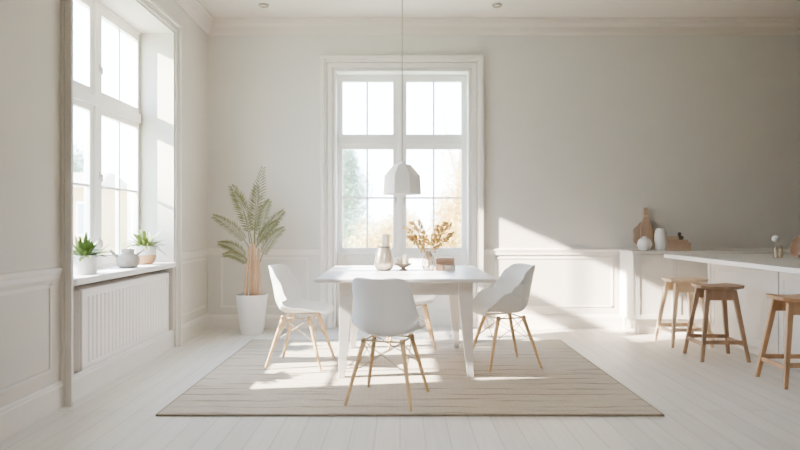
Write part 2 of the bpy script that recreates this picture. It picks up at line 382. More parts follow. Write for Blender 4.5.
# ------------------------------------------------------------------ radiator
rad = thing('radiator', 'white ribbed panel radiator in the niche under the left window sill', 'radiator', (-2.27, 4.81, 0.15))
x0, x1, y0, y1, z0, z1 = -0.06, 0.115, -0.74, 0.79, 0.004, 0.56
MB().box(x1 - .02, x1, y0, y1, z0, z1).build('front_panel', M['radiator'], rad, bevel=0.006)
rb = MB(); n = 25
for k in range(n):
    yy = y0 + 0.09 + (y1 - y0 - 0.15) * k / (n - 1)
    rb.hexa([(x1, yy - .02, z0 + .05), (x1 + .007, yy - .009, z0 + .055), (x1 + .007, yy + .009, z0 + .055), (x1, yy + .02, z0 + .05)],
            [(x1, yy - .02, z1 - .05), (x1 + .007, yy - .009, z1 - .055), (x1 + .007, yy + .009, z1 - .055), (x1, yy + .02, z1 - .05)])
rb.build('fluting', M['radiator'], rad)
MB().box(x0, x0 + .02, y0 + .01, y1 - .01, z0, z1).build('rear_panel', M['radiator'], rad, bevel=0.004)
MB().box(x0, x1 - .02, y0, y0 + .012, z0, z1).build('side_cover', M['radiator'], rad, bevel=0.003)
MB().box(x0, x1 - .02, y1 - .012, y1, z0, z1).build('side_cover', M['radiator'], rad, bevel=0.003)
tg = MB().box(x0, x1 - .02, y0, y1, z1 - .012, z1)
tg.build('top_grille', M['radiator'], rad, bevel=0.003)
for yy in (y0 + .2, y1 - .2): MB().box(x0 + .03, x1 - .04, yy - .02, yy + .02, 0, z0 + .02).build('foot', M['radiator'], rad)

# ------------------------------------------------------------------ rug
rug = thing('rug', 'large flat greige woven rug with broken dark ribs under the dining set', 'rug', (0.06, 4.78, 0))
MB().box(-1.52, 1.52, -1.17, 1.17, 0.001, 0.013).build('woven_field', M['rug'], rug, bevel=0.003)
be = MB()
for (a, b, c, d) in ((-1.528, 1.528, -1.178, -1.17), (-1.528, 1.528, 1.17, 1.178), (-1.528, -1.52, -1.17, 1.17), (1.52, 1.528, -1.17, 1.17)): be.box(a, b, c, d, 0.001, 0.012)
be.build('bound_edge', M['rugedge'], rug)
RZ = 0.0155

# ------------------------------------------------------------------ dining table
tb = thing('dining_table', 'white rectangular dining table with tapered legs on the rug', 'table', (0.045, 5.03, RZ))
TZ = 0.745
MB().box(-.665, .655, -.70, .72, TZ - .028, TZ).build('tabletop', M['table'], tb, bevel=0.006)
ap = MB()
ap.box(-.45, .45, -.555, -.53, TZ - .135, TZ - .028).box(-.45, .45, .53, .555, TZ - .135, TZ - .028)
ap.box(-.47, -.445, -.53, .53, TZ - .135, TZ - .028).box(.445, .47, -.53, .53, TZ - .135, TZ - .028)
ap.build('apron', M['table'], tb, bevel=0.002)
for sx in (-1, 1):
    for sy in (-1, 1):
        X, Y = sx * .495, sy * .58; t, f = 0.105, 0.046
        def q(w, z, ox, oy):
            xs = sorted((X + ox, X + ox - sx * w)); ys = sorted((Y + oy, Y + oy - sy * w))
            return [(xs[0], ys[0], z), (xs[1], ys[0], z), (xs[1], ys[1], z), (xs[0], ys[1], z)]
        l = MB(); l.hexa(q(f, 0, sx * .008, -sy * .01), q(t, TZ - .135, 0, 0)); l.hexa(q(t, TZ - .135, 0, 0), q(t, TZ - .028, 0, 0))
        l.build('leg', M['table'], tb, bevel=0.003)

# ------------------------------------------------------------------ shell chairs
def interp(tab, t):
    for i in range(len(tab) - 1):
        a, b = tab[i], tab[i + 1]
        if t <= b[0]:
            k = (t - a[0]) / (b[0] - a[0]); k = k * k * (3 - 2 * k)
            return [x + (y - x) * k for x, y in zip(a[1:], b[1:])]
    return list(tab[-1][1:])
def catmull(pts, t):
    n = len(pts) - 1; x = t * n; i = min(int(x), n - 1); u = x - i
    p = [Vector(pts[max(0, min(n, j))]) for j in (i - 1, i, i + 1, i + 2)]
    return 0.5 * ((2 * p[1]) + (p[2] - p[0]) * u + (2 * p[0] - 5 * p[1] + 4 * p[2] - p[3]) * u * u + (3 * p[1] - p[0] - 3 * p[2] + p[3]) * u ** 3)
def shell_mesh(curl):
    prof = [(0, .225, .418), (0, .19, .436), (0, .10, .437), (0, .0, .424), (0, -.10, .420), (0, -.165, .445), (0, -.205, .51), (0, -.225, .60), (0, -.243, .69), (0, -.258, .768), (0, -.266, .803)]
    wid = [(0, .16), (.06, .20), (.2, .235), (.42, .252), (.6, .246), (.78, .222), (.9, .196), (.965, .16), (1, .10)]
    nu, nv = 16, 34
    m = MB(); vs = []
    for j in range(nv + 1):
        t = j / nv; p = catmull(prof, t); p2 = catmull(prof, min(1, t + .01)); p1 = catmull(prof, max(0, t - .01))
        tg = (p2 - p1).normalized(); nrm = Vector((0, tg.z, -tg.y))
        if nrm.z < 0 and t < .4: nrm = -nrm
        if t >= .4 and nrm.y < 0: nrm = -nrm
        w = interp(wid, t)[0]; c, e = interp(curl, t)
        for i in range(nu + 1):
            u = -1 + 2 * i / nu
            q = p + nrm * (c * abs(u) ** e)
            q.x = u * w * (1 - 0.10 * min(1, c / .12) * abs(u) ** 6)
            vs.append(q)
    fs = [(j * (nu + 1) + i, j * (nu + 1) + i + 1, (j + 1) * (nu + 1) + i + 1, (j + 1) * (nu + 1) + i) for j in range(nv) for i in range(nu)]
    return m.add(vs, fs)
SIDE = [(0, .0, 2.2), (.12, .025, 2.4), (.3, .06, 2.4), (.45, .115, 2.3), (.58, .16, 2.2), (.72, .135, 2.2), (.88, .08, 2.2), (1, .03, 2.2)]
ARM = [(0, .0, 2.4), (.10, .06, 2.6), (.22, .17, 2.8), (.36, .25, 2.6), (.50, .27, 2.4), (.66, .23, 2.3), (.82, .16, 2.2), (.92, .10, 2.2), (1, .04, 2.2)]
def make_chair(label, curl, group):
    t = thing('shell_chair', label, 'chair', (0, 0, 0), 0, group)
    sh = shell_mesh(curl).build('seat_shell', M['shell'], t, smooth=True)
    for p in sh.data.polygons: p.use_smooth = True
    so = sh.modifiers.new('solid', 'SOLIDIFY'); so.thickness = 0.007; so.offset = 0
    ss = sh.modifiers.new('sub', 'SUBSURF'); ss.levels = 1; ss.render_levels = 1
    tops = {}; feet = {}
    for sx in (-1, 1):
        for sy in (-1, 1):
            a = Vector((sx * .125, sy * .105 - .01, .408)); b = Vector((sx * .215, sy * .225 - .01, 0.0))
            tops[sx, sy] = a; feet[sx, sy] = b
            MB().tube([b, b.lerp(a, .03), b.lerp(a, .5), a], [.009, .0105, .0135, .0165], 12).build('leg', M['beech'], t, smooth=True)
    at = lambda k, f: feet[k].lerp(tops[k], f)
    for (k1, k2) in (((-1, -1), (-1, 1)), ((1, -1), (1, 1)), ((-1, -1), (1, -1)), ((-1, 1), (1, 1))):
        w = MB().tube([at(k1, .52), at(k2, .95)], .0032, 6).tube([at(k2, .52), at(k1, .95)], .0032, 6)
        w.build('cross_brace', M['wire'], t)
    mt = MB()
    for sy in (-1, 1): mt.tube([at((-1, sy), .96), at((1, sy), .96)], .006, 8)
    for sx in (-1, 1): mt.tube([at((sx, -1), .96), at((sx, 1), .96)], .006, 8)
    for sx in (-1, 1):
        for sy in (-1, 1): mt.lathe([(.016, 0), (.016, .022), (.008, .026)], 12, tuple(at((sx, sy), .93)))
    mt.build('seat_mount', M['wire'], t, smooth=True)
    return t
G = 'white shell chairs around the dining table'
c1 = make_chair('white shell chair seen from behind, in front of the table near edge', SIDE, G)
c1.location = (-0.075, 3.94, RZ); c1.rotation_euler = (0, 0, -0.28)
dup(c1, (-0.80, 4.91, RZ), -PI / 2 - 0.14, 'white shell chair at the left end of the table, nearest the palm', G)
dup(c1, (0.10, 5.66, RZ), PI + 0.05, 'white shell chair mostly hidden behind the table, facing the viewer', G)
c4 = make_chair('white shell armchair at the right end of the table, facing the table', ARM, G)
c4.location = (0.84, 4.90, RZ); c4.rotation_euler = (0, 0, PI / 2 + 0.27)

# ------------------------------------------------------------------ things on the table
TT = RZ + TZ
def prof_smooth(pts, n=24):
    out = []
    for i in range(n + 1):
        p = catmull([(a, 0, b) for a, b in pts], i / n); out.append((max(p.x, 1e-5), p.z))
    return out
vz = thing('vase', 'squat pearly vase with a wide mouth, left on the table', 'vase', (-0.137, 5.15, TT))
outer = prof_smooth([(.045, 0), (.068, .012), (.084, .05), (.083, .09), (.070, .145), (.056, .185), (.054, .2)])
inner = [(r - .005, z) for r, z in reversed(outer) if z > .012]
MB().lathe(outer + inner + [(1e-5, .014)], 40).build('body', M['pearl'], vz, smooth=True)
rt = MB(); rt.lathe([(.0525, .197), (.057, .197), (.057, .204), (.0525, .204), (.0525, .197)], 40, cap=False); rt.build('rim', M['bowl'], vz, smooth=True)
cd = thing('pillar_candle', 'tall pale pillar candle standing inside the pearly vase', 'candle', (-0.122, 5.15, TT + .0145))
MB().lathe([(1e-5, 0), (.032, 0), (.032, .292), (.028, .297), (1e-5, .295)], 28).build('wax_column', M['wax'], cd, smooth=True)
MB().tube([(0, 0, .293), (.001, 0, .302), (.003, 0, .308)], .0013, 6).build('wick', M['black'], cd)
bw = thing('candle_bowl', 'small taupe footed bowl right of the pearly vase', 'bowl', (0.028, 5.12, TT))
MB().lathe(prof_smooth([(.034, 0), (.036, .006), (.018, .018), (.02, .026), (.05, .042), (.078, .06)], 20) + prof_smooth([(.075, .061), (.046, .048), (.02, .036), (1e-5, .034)], 12), 36).build('body', M['bowl'], bw, smooth=True)
for (dx, r, h, l) in ((0.02, .027, .085, 'taller ivory candle in the small taupe bowl'), (-.03, .022, .062, 'shorter ivory candle in the small taupe bowl')):
    c_ = thing('candle', l, 'candle', (0.028 + dx, 5.12 + (0.0 if dx > 0 else .012), TT + .0385 + abs(dx) * .3), 0)
    MB().lathe([(1e-5, 0), (r, 0), (r, h), (r - .003, h + .002), (1e-5, h)], 24).build('wax_column', M['wax'], c_, smooth=True)
    MB().tube([(0, 0, h), (.001, 0, h + .01)], .0012, 6).build('wick', M['black'], c_)
gv = thing('glass_vase', 'small clear ribbed glass vase holding the dried branches', 'vase', (0.245, 5.13, TT))
outer = prof_smooth([(.03, 0), (.044, .015), (.055, .055), (.046, .10), (.024, .14), (.017, .155), (.02, .168)], 24)
MB().lathe(outer + [(r - .003, z) for r, z in reversed(outer)], 36, cap=False).build('body', M['glass'], gv, smooth=True)
ribs = MB()
for k in range(10):
    a = 2 * PI * k / 10
    ribs.tube([((r + .0008) * math.cos(a + z * 3), (r + .0008) * math.sin(a + z * 3), z) for r, z in outer[::2]], .0028, 6)
ribs.build('rib', M['pearl'], gv, smooth=True)
MB().lathe([(1e-5, 0), (.03, 0), (.03, .004), (1e-5, .006)], 24).build('base', M['glass'], gv, smooth=True)
# dried branches
def dried_branch(ang, lean, length, yj):
    br = MB(); tip = Vector((math.sin(lean) * length, math.sin(yj) * length * .35, math.cos(lean) * length))
    P = [Vector((0, 0, 0)), Vector((tip.x * .12, tip.y * .12, tip.z * .42)), Vector((tip.x * .55, tip.y * .6, tip.z * .74)), tip]
    pts = [catmull(P, i / 14) for i in range(15)]
    return pts
for i, (lean, ln, yj) in enumerate(((-.52, .41, .3), (-.36, .43, -.4), (-.20, .42, .5), (-.56, .33, -.1), (.34, .42, -.3), (.47, .43, .4), (.60, .37, 0), (.20, .37, -.6))):
    pts = dried_branch(0, lean, ln, yj)
    b_ = tag(empty('dried_branch', (0.245, 5.13, TT + .012)), 'dried golden berry branch fanned out of the clear ribbed glass vase', 'dried branch', 'dried branches in the glass vase')
    MB().tube(pts, [.0026 - .0014 * k / 14 for k in range(15)], 6).build('stem', M['dried'], b_, smooth=True)
    lf = MB()
    for k in range(64):
        t = .42 + .58 * R.random(); p = catmull(pts, t)
        side = Vector((R.uniform(-1, 1), R.uniform(-1, 1), R.uniform(-.2, .9))).normalized()
        q = p + side * R.uniform(.012, .034) * (1.25 - t * .6)
        lf.tube([p, q], .0009, 4)
        r = R.uniform(.006, .0095)
        lf.sphere(tuple(q), r, 6, 4, R.uniform(.8, 1.5))
    lf.build('berry_cluster', M['dried'], b_, smooth=True)
# small blocks / box beside the vase
def book(name, label, loc, rz, w, d, h, cov, cat='book', group=None):
    t = thing(name, label, cat, loc, rz, group)
    c = MB().box(-w / 2, w / 2, -d / 2, d / 2, 0, .004).box(-w / 2, w / 2, -d / 2, d / 2, h - .004, h).box(-w / 2, w / 2, -d / 2, -d / 2 + .004, .004, h - .004)
    c.build('cover', cov, t, bevel=0.0015)
    MB().box(-w / 2 + .005, w / 2 - .005, -d / 2 + .004, d / 2 - .006, .004, h - .004).build('page_block', M['page'], t)
    return t
def blk(label, x0, x1, y0, y1, h, m):
    t = thing('wooden_box', label, 'box', ((x0 + x1) / 2, (y0 + y1) / 2, TT)); w, d = (x1 - x0) / 2, (y1 - y0) / 2
    MB().box(-w, w, -d, d, 0, h * .7).build('body', m, t, bevel=0.003)
    MB().box(-w - .001, w + .001, -d - .001, d + .001, h * .7, h).build('lid', m, t, bevel=0.003)
    return t
blk('wide dusty-pink box lying behind the two small blocks right of the glass vase', .312, .472, 5.20, 5.30, .105, M['bookA'])
blk('small russet block at the foot of the glass vase', .312, .372, 5.09, 5.16, .052, M['bookB'])
blk('small greige block right of the russet block', .378, .470, 5.09, 5.16, .046, M['bookC'])

# ------------------------------------------------------------------ pendant lamp
pl = thing('pendant_lamp', 'faceted white pendant lamp hanging above the table', 'lamp', (0.018, 4.98, 1.405))
a0 = PI / 8
MB().lathe([(.168, 0), (.158, .15), (.075, .243), (.02, .250), (.02, .244), (.072, .238), (.152, .147), (.162, 0)], 8, a0=a0, cap=False).build('lamp_shade', M['lampw'], pl)
MB().tube([(0, 0, .24), (0, 0, H - 1.405 - .03)], .0042, 8).build('cord', M['cord'], pl)
MB().lathe([(1e-5, .235), (.024, .235), (.024, .262), (.01, .275), (1e-5, .276)], 20).build('cap', M['lampw'], pl, smooth=True)
MB().lathe([(.02, .17), (.02, .24)], 16).build('socket', M['lampw'], pl, smooth=True)
MB().sphere((0, 0, .13), .035, 16, 10, 1.15).build('bulb', M['wax'], pl, smooth=True)
MB().lathe([(1e-5, H - 1.405 - .03), (.05, H - 1.405 - .03), (.055, H - 1.405), (1e-5, H - 1.405)], 24).build('ceiling_rose', M['lampw'], pl, smooth=True)

# ceiling spots
for (x, l) in ((-1.415, 'small round recessed ceiling spotlight on the left'), (1.01, 'small round recessed ceiling spotlight right of the pendant cord')):
    t = thing('ceiling_spotlight', l, 'ceiling light', (x, 6.24, H), 0, 'recessed ceiling spotlights')
    MB().lathe([(.036, -.002), (.038, -.016), (.05, -.014), (.054, 0)], 28, cap=False).build('trim_ring', M['steel'], t, smooth=True)
    MB().lathe([(1e-5, -.004), (.037, -.004), (.037, -.001), (1e-5, -.001)], 24).build('lens', M['wax'], t)

# ------------------------------------------------------------------ potted palm
PX, PY = -1.565, 6.35
pp = thing('potted_palm', 'tall sage-green palm in a tapered white floor pot in the left corner', 'potted plant', (PX, PY, 0))
MB().lathe([(1e-5, 0), (.108, 0), (.116, .008), (.166, .395), (.168, .42), (.150, .42), (.146, .36), (1e-5, .36)], 44).build('pot', M['potw'], pp, smooth=True)
MB().lathe([(.147, .362), (.1, .376), (.04, .385), (1e-5, .386)], 28, cap=False).build('soil', M['soil'], pp, smooth=True)
def px(x, y, Y): return Vector(((x - 400) / 600 * Y - PX, Y - PY, 1.15 - (y - 225) / 600 * Y))
FR = [  # base (top of stem), control, tip pixels, depth offset, leaflet length
    ((254.5, 244), (256, 205), (263, 170), -.02, .105),
    ((250, 244), (244, 204), (231, 187), .06, .105),
    ((249, 247), (238, 226), (219, 217), -.14, .085),
    ((248, 262), (240, 245), (223, 243), -.10, .085),
    ((258, 246), (266, 226), (281, 212), .08, .095),
    ((260, 262), (268, 238), (285, 229), -.12, .09),
    ((257, 246), (262, 214), (271, 202), -.10, .09),
    ((252, 243), (248, 210), (239, 195), -.16, .10),
    ((254, 243), (254, 208), (254, 187), .10, .10),
    ((249, 268), (243, 252), (229, 254), -.16, .07),
    ((256, 248), (262, 232), (277, 222), -.02, .08),
]
stems = [((246, 294), (249.5, 247)), ((251, 294), (252.5, 243)), ((256, 295), (255.5, 244)), ((260, 294), (258.5, 248)), ((254, 293), (254, 240))]
for i, (a, b) in enumerate(stems):
    dy = (-.035, -.01, -.04, -.02, .04)[i]
    A = px(a[0], 300, PY) + Vector((0, dy, 0)); B = px(b[0], b[1], PY) + Vector((0, dy * .6, 0))
    A.z = .37
    pts = [A.lerp(B, k / 8) + Vector((.004 * math.sin(k * 1.3 + i), 0, 0)) for k in range(9)]
    MB().tube(pts, [.021 - .009 * k / 8 for k in range(9)], 10).build('stem', M['stem'], pp, smooth=True)
for i, (b, c, t, dy, ll) in enumerate(FR):
    B = px(b[0], b[1], PY); C = px(c[0], c[1], PY) + Vector((0, dy * .5, 0)); T = px(t[0], t[1], PY) + Vector((0, dy, 0))
    C = C * 1.0
    def bez(s): return B * (1 - s) ** 2 + C * 2 * s * (1 - s) + T * s * s
    pts = [bez(k / 20) for k in range(21)]
    f = MB().tube(pts, [.0055 - .0042 * k / 20 for k in range(21)], 6)
    nl = 21
    for k in range(nl):
        s = .18 + .82 * k / (nl - 1); p = bez(s); tg = (bez(min(1, s + .02)) - bez(max(0, s - .02))).normalized()
        view = Vector((.15 * math.sin(i), -1, .25)).normalized()
        sd = tg.cross(view).normalized()
        qn = k / (nl - 1); L_ = ll * 1.12 * (.36 + .64 * math.sin(PI * (.14 + .80 * qn)))
        for sg in (-1, 1):
            d = (tg * (.52 + .3 * qn) + sd * sg * (.86 - .3 * qn) + Vector((0, R.uniform(-.2, .1), -.05 - .07 * R.random()))).normalized()
            e = p + d * L_ * R.uniform(.9, 1.08) + Vector((0, 0, -.006))
            mid = p.lerp(e, .45) + Vector((0, 0, .006)); w = d.cross(Vector((0, -1, .3))).normalized() * .0066
            fold = Vector((0, -.004, 0))
            f.add([p, mid + w, e, mid - w, mid + fold], [(0, 1, 4), (1, 2, 4), (0, 4, 3), (4, 2, 3)])
    f.build('frond', M['frond'], pp)

# ------------------------------------------------------------------ things on the window sill
def blade(m, base, dirv, length, w, droop, nseg=6):
    d = Vector(dirv).normalized(); side = d.cross(Vector((0, 0, 1)))
    side = side.normalized() if side.length > 1e-3 else Vector((1, 0, 0))
    pts = []
    for k in range(nseg + 1):
        s = k / nseg; p = Vector(base) + d * length * s + Vector((0, 0, -droop * s * s * length))
        pts.append((p, w * math.sin(PI * min(1, .12 + .88 * (1 - s) ** .75 * .95)) if k < nseg else 0.0004))
    vs = []
    for p, ww in pts: vs += [p - side * ww, p + Vector((0, 0, -ww * .35)), p + side * ww]
    fs = []
    for k in range(nseg):
        a = k * 3; fs += [(a, a + 1, a + 4, a + 3), (a + 1, a + 2, a + 5, a + 4)]
    m.add(vs, fs)
SZ = 0.80
p1 = thing('potted_plant', 'leafy green plant in a plain white cylinder pot on the near end of the sill', 'potted plant', (-2.245, 4.28, SZ))
MB().lathe([(1e-5, 0), (.070, 0), (.075, .006), (.076, .135), (.068, .135), (.066, .11), (1e-5, .11)], 40).build('pot', M['potw'], p1, smooth=True)
MB().lathe([(.067, .112), (.03, .12), (1e-5, .121)], 24, cap=False).build('soil', M['soil'], p1)
fl = MB()
for k in range(100):
    a = R.uniform(0, 2 * PI); el = R.uniform(.3, 1.5); r = R.uniform(0, .05)
    blade(fl, (r * math.cos(a), r * math.sin(a), .112), (math.cos(a) * math.cos(el), math.sin(a) * math.cos(el), math.sin(el)), R.uniform(.12, .22), R.uniform(.011, .017), R.uniform(.1, .5))
fl.build('foliage', M['leaf'], p1)
p2 = thing('potted_plant', 'spiky green plant in a white and tan bowl pot, far end of the sill', 'potted plant', (-2.285, 5.36, SZ))
pr = prof_smooth([(.055, 0), (.080, .012), (.098, .05), (.1, .085)], 12)
MB().lathe([(1e-5, 0)] + pr, 40, cap=False).build('pot_base', M['tan'], p2, smooth=True)
MB().lathe([(.1, .085), (.101, .12), (.099, .165), (.091, .165), (.089, .13), (1e-5, .13)], 40, cap=False).build('pot_top', M['potw'], p2, smooth=True)
MB().lathe([(.09, .132), (.04, .14), (1e-5, .141)], 24, cap=False).build('soil', M['soil'], p2)
fl = MB()
for k in range(95):
    a = R.uniform(0, 2 * PI); el = R.uniform(.35, 1.5); r = R.uniform(0, .03)
    blade(fl, (r * math.cos(a), r * math.sin(a), .135), (math.cos(a) * math.cos(el), math.sin(a) * math.cos(el), math.sin(el)), R.uniform(.17, .25), R.uniform(.009, .013), R.uniform(.15, .7), 8)
fl.build('foliage', M['leaf2'], p2)
jr = thing('clay_jug', 'round pale grey clay pot with a spout and a handle between the sill plants', 'jug', (-2.235, 4.93, SZ), -1.0)
MB().lathe(prof_smooth([(.05, 0), (.074, .012), (.089, .055), (.082, .09), (.055, .112), (.047, .122), (.05, .152)], 24) + [(.044, .152), (.041, .125), (1e-5, .12)], 40).build('body', M['clay'], jr, smooth=True)
MB().tube([(0, -.062, .075), (0, -.095, .102), (0, -.125, .135), (0, -.135, .142)], [.017, .014, .011, .012], 12).build('spout', M['clay'], jr, smooth=True)
MB().tube([(0, .058, .095), (0, .085, .118), (0, .11, .14), (0, .125, .146)], [.011, .009, .008, .009], 10).build('handle', M['clay'], jr, smooth=True)

# ------------------------------------------------------------------ sideboard along the far wall
sb = thing('sideboard', 'long low white sideboard with panelled doors along the far wall', 'sideboard', (2.44, 6.28, 0))
SL = 2.2; ST = 0.877
MB().box(-.015, SL, -.015, .395, ST - .028, ST).build('top', M['side'], sb, bevel=0.004)
cb = MB().box(0, .02, 0, .385, .145, ST - .028).box(SL - .02, SL, 0, .385, .145, ST - .028).box(.02, SL - .02, .02, .385, .145, .165).box(.02, SL - .02, .365, .385, .165, ST - .028)
cb.build('carcass', M['side'], sb, bevel=0.002)
nd = 5; dw = (SL - .05) / nd
for k in range(nd):
    a = .025 + k * dw; b = a + dw - .005; z0, z1 = .165, ST - .035
    d = MB().box(a, b, .0, .02, z0, z1)
    w = .045
    d.box(a, b, -.008, .0, z0, z0 + w).box(a, b, -.008, .0, z1 - w, z1).box(a, a + w, -.008, .0, z0 + w, z1 - w).box(b - w, b, -.008, .0, z0 + w, z1 - w)
    do = d.build('door', M['side'], sb, bevel=0.002)
    kx = b - .022 if k % 2 == 0 else a + .022
    MB().lathe([(1e-5, 0), (.006, 0), (.006, .014), (.011, .02), (.011, .026), (1e-5, .028)], 16).build('knob', M['steel'], do, smooth=True)
    do.children[0].rotation_euler = (PI / 2, 0, 0); do.children[0].location = (kx, -.008, .80)
for lx in (.03, .75, 1.45, SL - .065):
    for ly in (.02, .34):
        MB().hexa([(lx + .006, ly + .004, 0), (lx + .03, ly + .004, 0), (lx + .03, ly + .028, 0), (lx + .006, ly + .028, 0)], [(lx, ly, .145), (lx + .036, ly, .145), (lx + .036, ly + .034, .145), (lx, ly + .034, .145)]).build('leg', M['side'], sb)
MB().box(.08, SL - .02, .06, .08, .0, .145).build('plinth', M['side'], sb)

def lean(o, ang): o.rotation_euler = (ang, 0, 0)
# cutting boards leaning on the wall
cbd = thing('cutting_board', 'tall narrow wooden cutting board with a long handle leaning on the wall', 'cutting board', (2.725, 6.615, ST))
pts2 = [(-.06, 0), (.06, 0), (.066, .02), (.064, .22), (.058, .27), (.038, .32), (.028, .35), (.026, .45), (.018, .468), (-.018, .468), (-.026, .45), (-.028, .35), (-.038, .32), (-.058, .27), (-.064, .22), (-.066, .02)]
def plate(pts, t):
    n = len(pts); m = MB(); vs = [(x, 0, z) for x, z in pts] + [(x, t, z) for x, z in pts]
    return m.add(vs, [tuple(range(n)), tuple(range(2 * n - 1, n - 1, -1))] + [(i, (i + 1) % n, n + (i + 1) % n, n + i) for i in range(n)])
plate(pts2, .018).build('board', M['board'], cbd, bevel=0.003)
MB().box(-.0265, .0265, -.001, .019, .365, .385).build('handle_band', M['bookU'], cbd)
lean(cbd, -.09)
cbd2 = thing('cutting_board', 'wide scalloped dark wooden board leaning behind the tall narrow one', 'cutting board', (2.71, 6.65, ST))
ptsw = []
for k in range(40):
    a = 2 * PI * k / 40; r = 1 + .07 * math.cos(a * 7)
    ptsw.append((.122 * r * math.cos(a), .155 + .148 * r * math.sin(a)))
zmin = min(z for _, z in ptsw); ptsw = [(x, z - zmin) for x, z in ptsw]
plate(ptsw, .016).build('board', M['boardd'], cbd2, bevel=0.003)
lean(cbd2, -.05)
rv = thing('round_vase', 'small round white vase on the sideboard left end', 'vase', (2.625, 6.44, ST))
MB().lathe(prof_smooth([(.03, 0), (.055, .012), (.074, .06), (.06, .112), (.03, .135), (.02, .14), (.022, .152)], 24) + [(.016, .152), (.014, .13), (1e-5, .125)], 40).build('body', M['potw'], rv, smooth=True)
tv = thing('tall_vase', 'tall white oval vase between the cutting boards and the books', 'vase', (2.795, 6.43, ST))
MB().lathe(prof_smooth([(.042, 0), (.055, .015), (.065, .1), (.062, .17), (.046, .222), (.036, .236)], 24) + [(.03, .236), (.03, .2), (1e-5, .19)], 40).build('body', M['potw'], tv, smooth=True)
bz = ST
for (w, d, h, dx, m_, l) in ((.25, .20, .028, .0, 'bookU', 'thin beige book at the bottom of the sideboard stack'), (.25, .19, .058, .0, 'bookT', 'thick tan book in the middle of the sideboard stack'), (.22, .17, .03, -.012, 'bookT', 'tan book under the smallest one in the sideboard stack'), (.125, .13, .035, -.055, 'bookU', 'smallest beige book on top of the sideboard stack')):
    t = book('book', l, (2.965 + dx, 6.46, bz), 0, w, d, h, M[m_], 'book', 'books stacked on the sideboard')
    bz += h
fg = thing('figurine', 'small dark knobbly ornament standing on the sideboard book stack', 'ornament', (3.005, 6.45, bz - .035))
MB().lathe(prof_smooth([(.028, 0), (.03, .02), (.02, .04), (.014, .05), (.018, .062), (.012, .075), (1e-5, .08)], 18), 20).build('body', M['dark'], fg, smooth=True)
MB().sphere((.026, 0, .022), .018, 14, 8).build('side_lobe', M['dark'], fg, smooth=True)

# ------------------------------------------------------------------ kitchen counter
kc = thing('counter_base', 'white panelled base of the kitchen counter at right', 'counter', (3.105, 3.2, 0))
CZ = 0.86
MB().box(.02, 1.35, 0, 2.82, .07, CZ - .04).build('carcass', M['counter'], kc)
MB().box(.06, 1.30, .05, 2.77, 0, .07).build('plinth', M['counter'], kc)
for (a, b) in ((0.02, .80), (.812, 1.72), (1.732, 2.80)):
    z0, z1, w = .09, CZ - .05, .06
    p = MB().box(.008, .02, a, b, z0, z1)
    p.box(.003, .008, a, b, z0, z0 + w).box(.003, .008, a, b, z1 - .11, z1).box(.003, .008, a, a + w, z0 + w, z1 - .11).box(.003, .008, b - w, b, z0 + w, z1 - .11)
    p.build('panel', M['counter'], kc, bevel=0.002)
MB().box(-.005, .05, 2.80, 2.85, 0, CZ - .04).build('corner_post', M['counter'], kc, bevel=0.003)
wt = thing('worktop', 'white overhanging slab worktop of the kitchen counter', 'worktop', (2.66, 3.1, CZ - .04))
MB().box(0, 1.85, 0, 2.95, 0, .04).build('slab', M['counter'], wt, bevel=0.004)
# items on worktop
for (bx_, by_, l) in ((3.288, 5.25, 'left of the two small clear glass bottles beneath the white ball'), (3.333, 5.25, 'right of the two small clear glass bottles beneath the white ball')):
    t = thing('glass_bottle', l, 'bottle', (bx_, by_, CZ), 0, 'small glass bottles on the worktop')
    o_ = [(.016, 0), (.0175, .004), (.0175, .088), (.015, .098), (.009, .104), (.009, .112)]
    MB().lathe(o_ + [(r - .003, z + .001) for r, z in reversed(o_)], 24, cap=False).build('body', M['glass'], t, smooth=True)
    MB().lathe([(1e-5, .006), (.0125, .006), (.0125, .075), (1e-5, .075)], 20).build('contents', M['wax'], t, smooth=True)
bl = thing('ball_ornament', 'small white ball on a slim clear stand beside the glass bottles', 'ornament', (3.325, 5.31, CZ))
MB().sphere((0, 0, .168), .030, 24, 14).build('ball', M['potw'], bl, smooth=True)
MB().lathe([(1e-5, 0), (.03, 0), (.03, .004), (.007, .01), (.007, .12), (.014, .1405)], 20, cap=False).build('stand', M['glass'], bl, smooth=True)
wv_ = thing('wooden_bowl', 'warm brown wooden bowl tipped on its side at the right edge of the worktop', 'bowl', (3.36, 5.10, CZ))
w_ = MB().lathe(prof_smooth([(.03, 0), (.06, .01), (.085, .05), (.09, .09)], 14) + prof_smooth([(.084, .09), (.078, .055), (.05, .02), (1e-5, .014)], 10), 32)
wo = w_.build('body', M['board'], wv_, smooth=True); wo.rotation_euler = (0, -1.35, 0); wo.location = (.1, 0, .088)

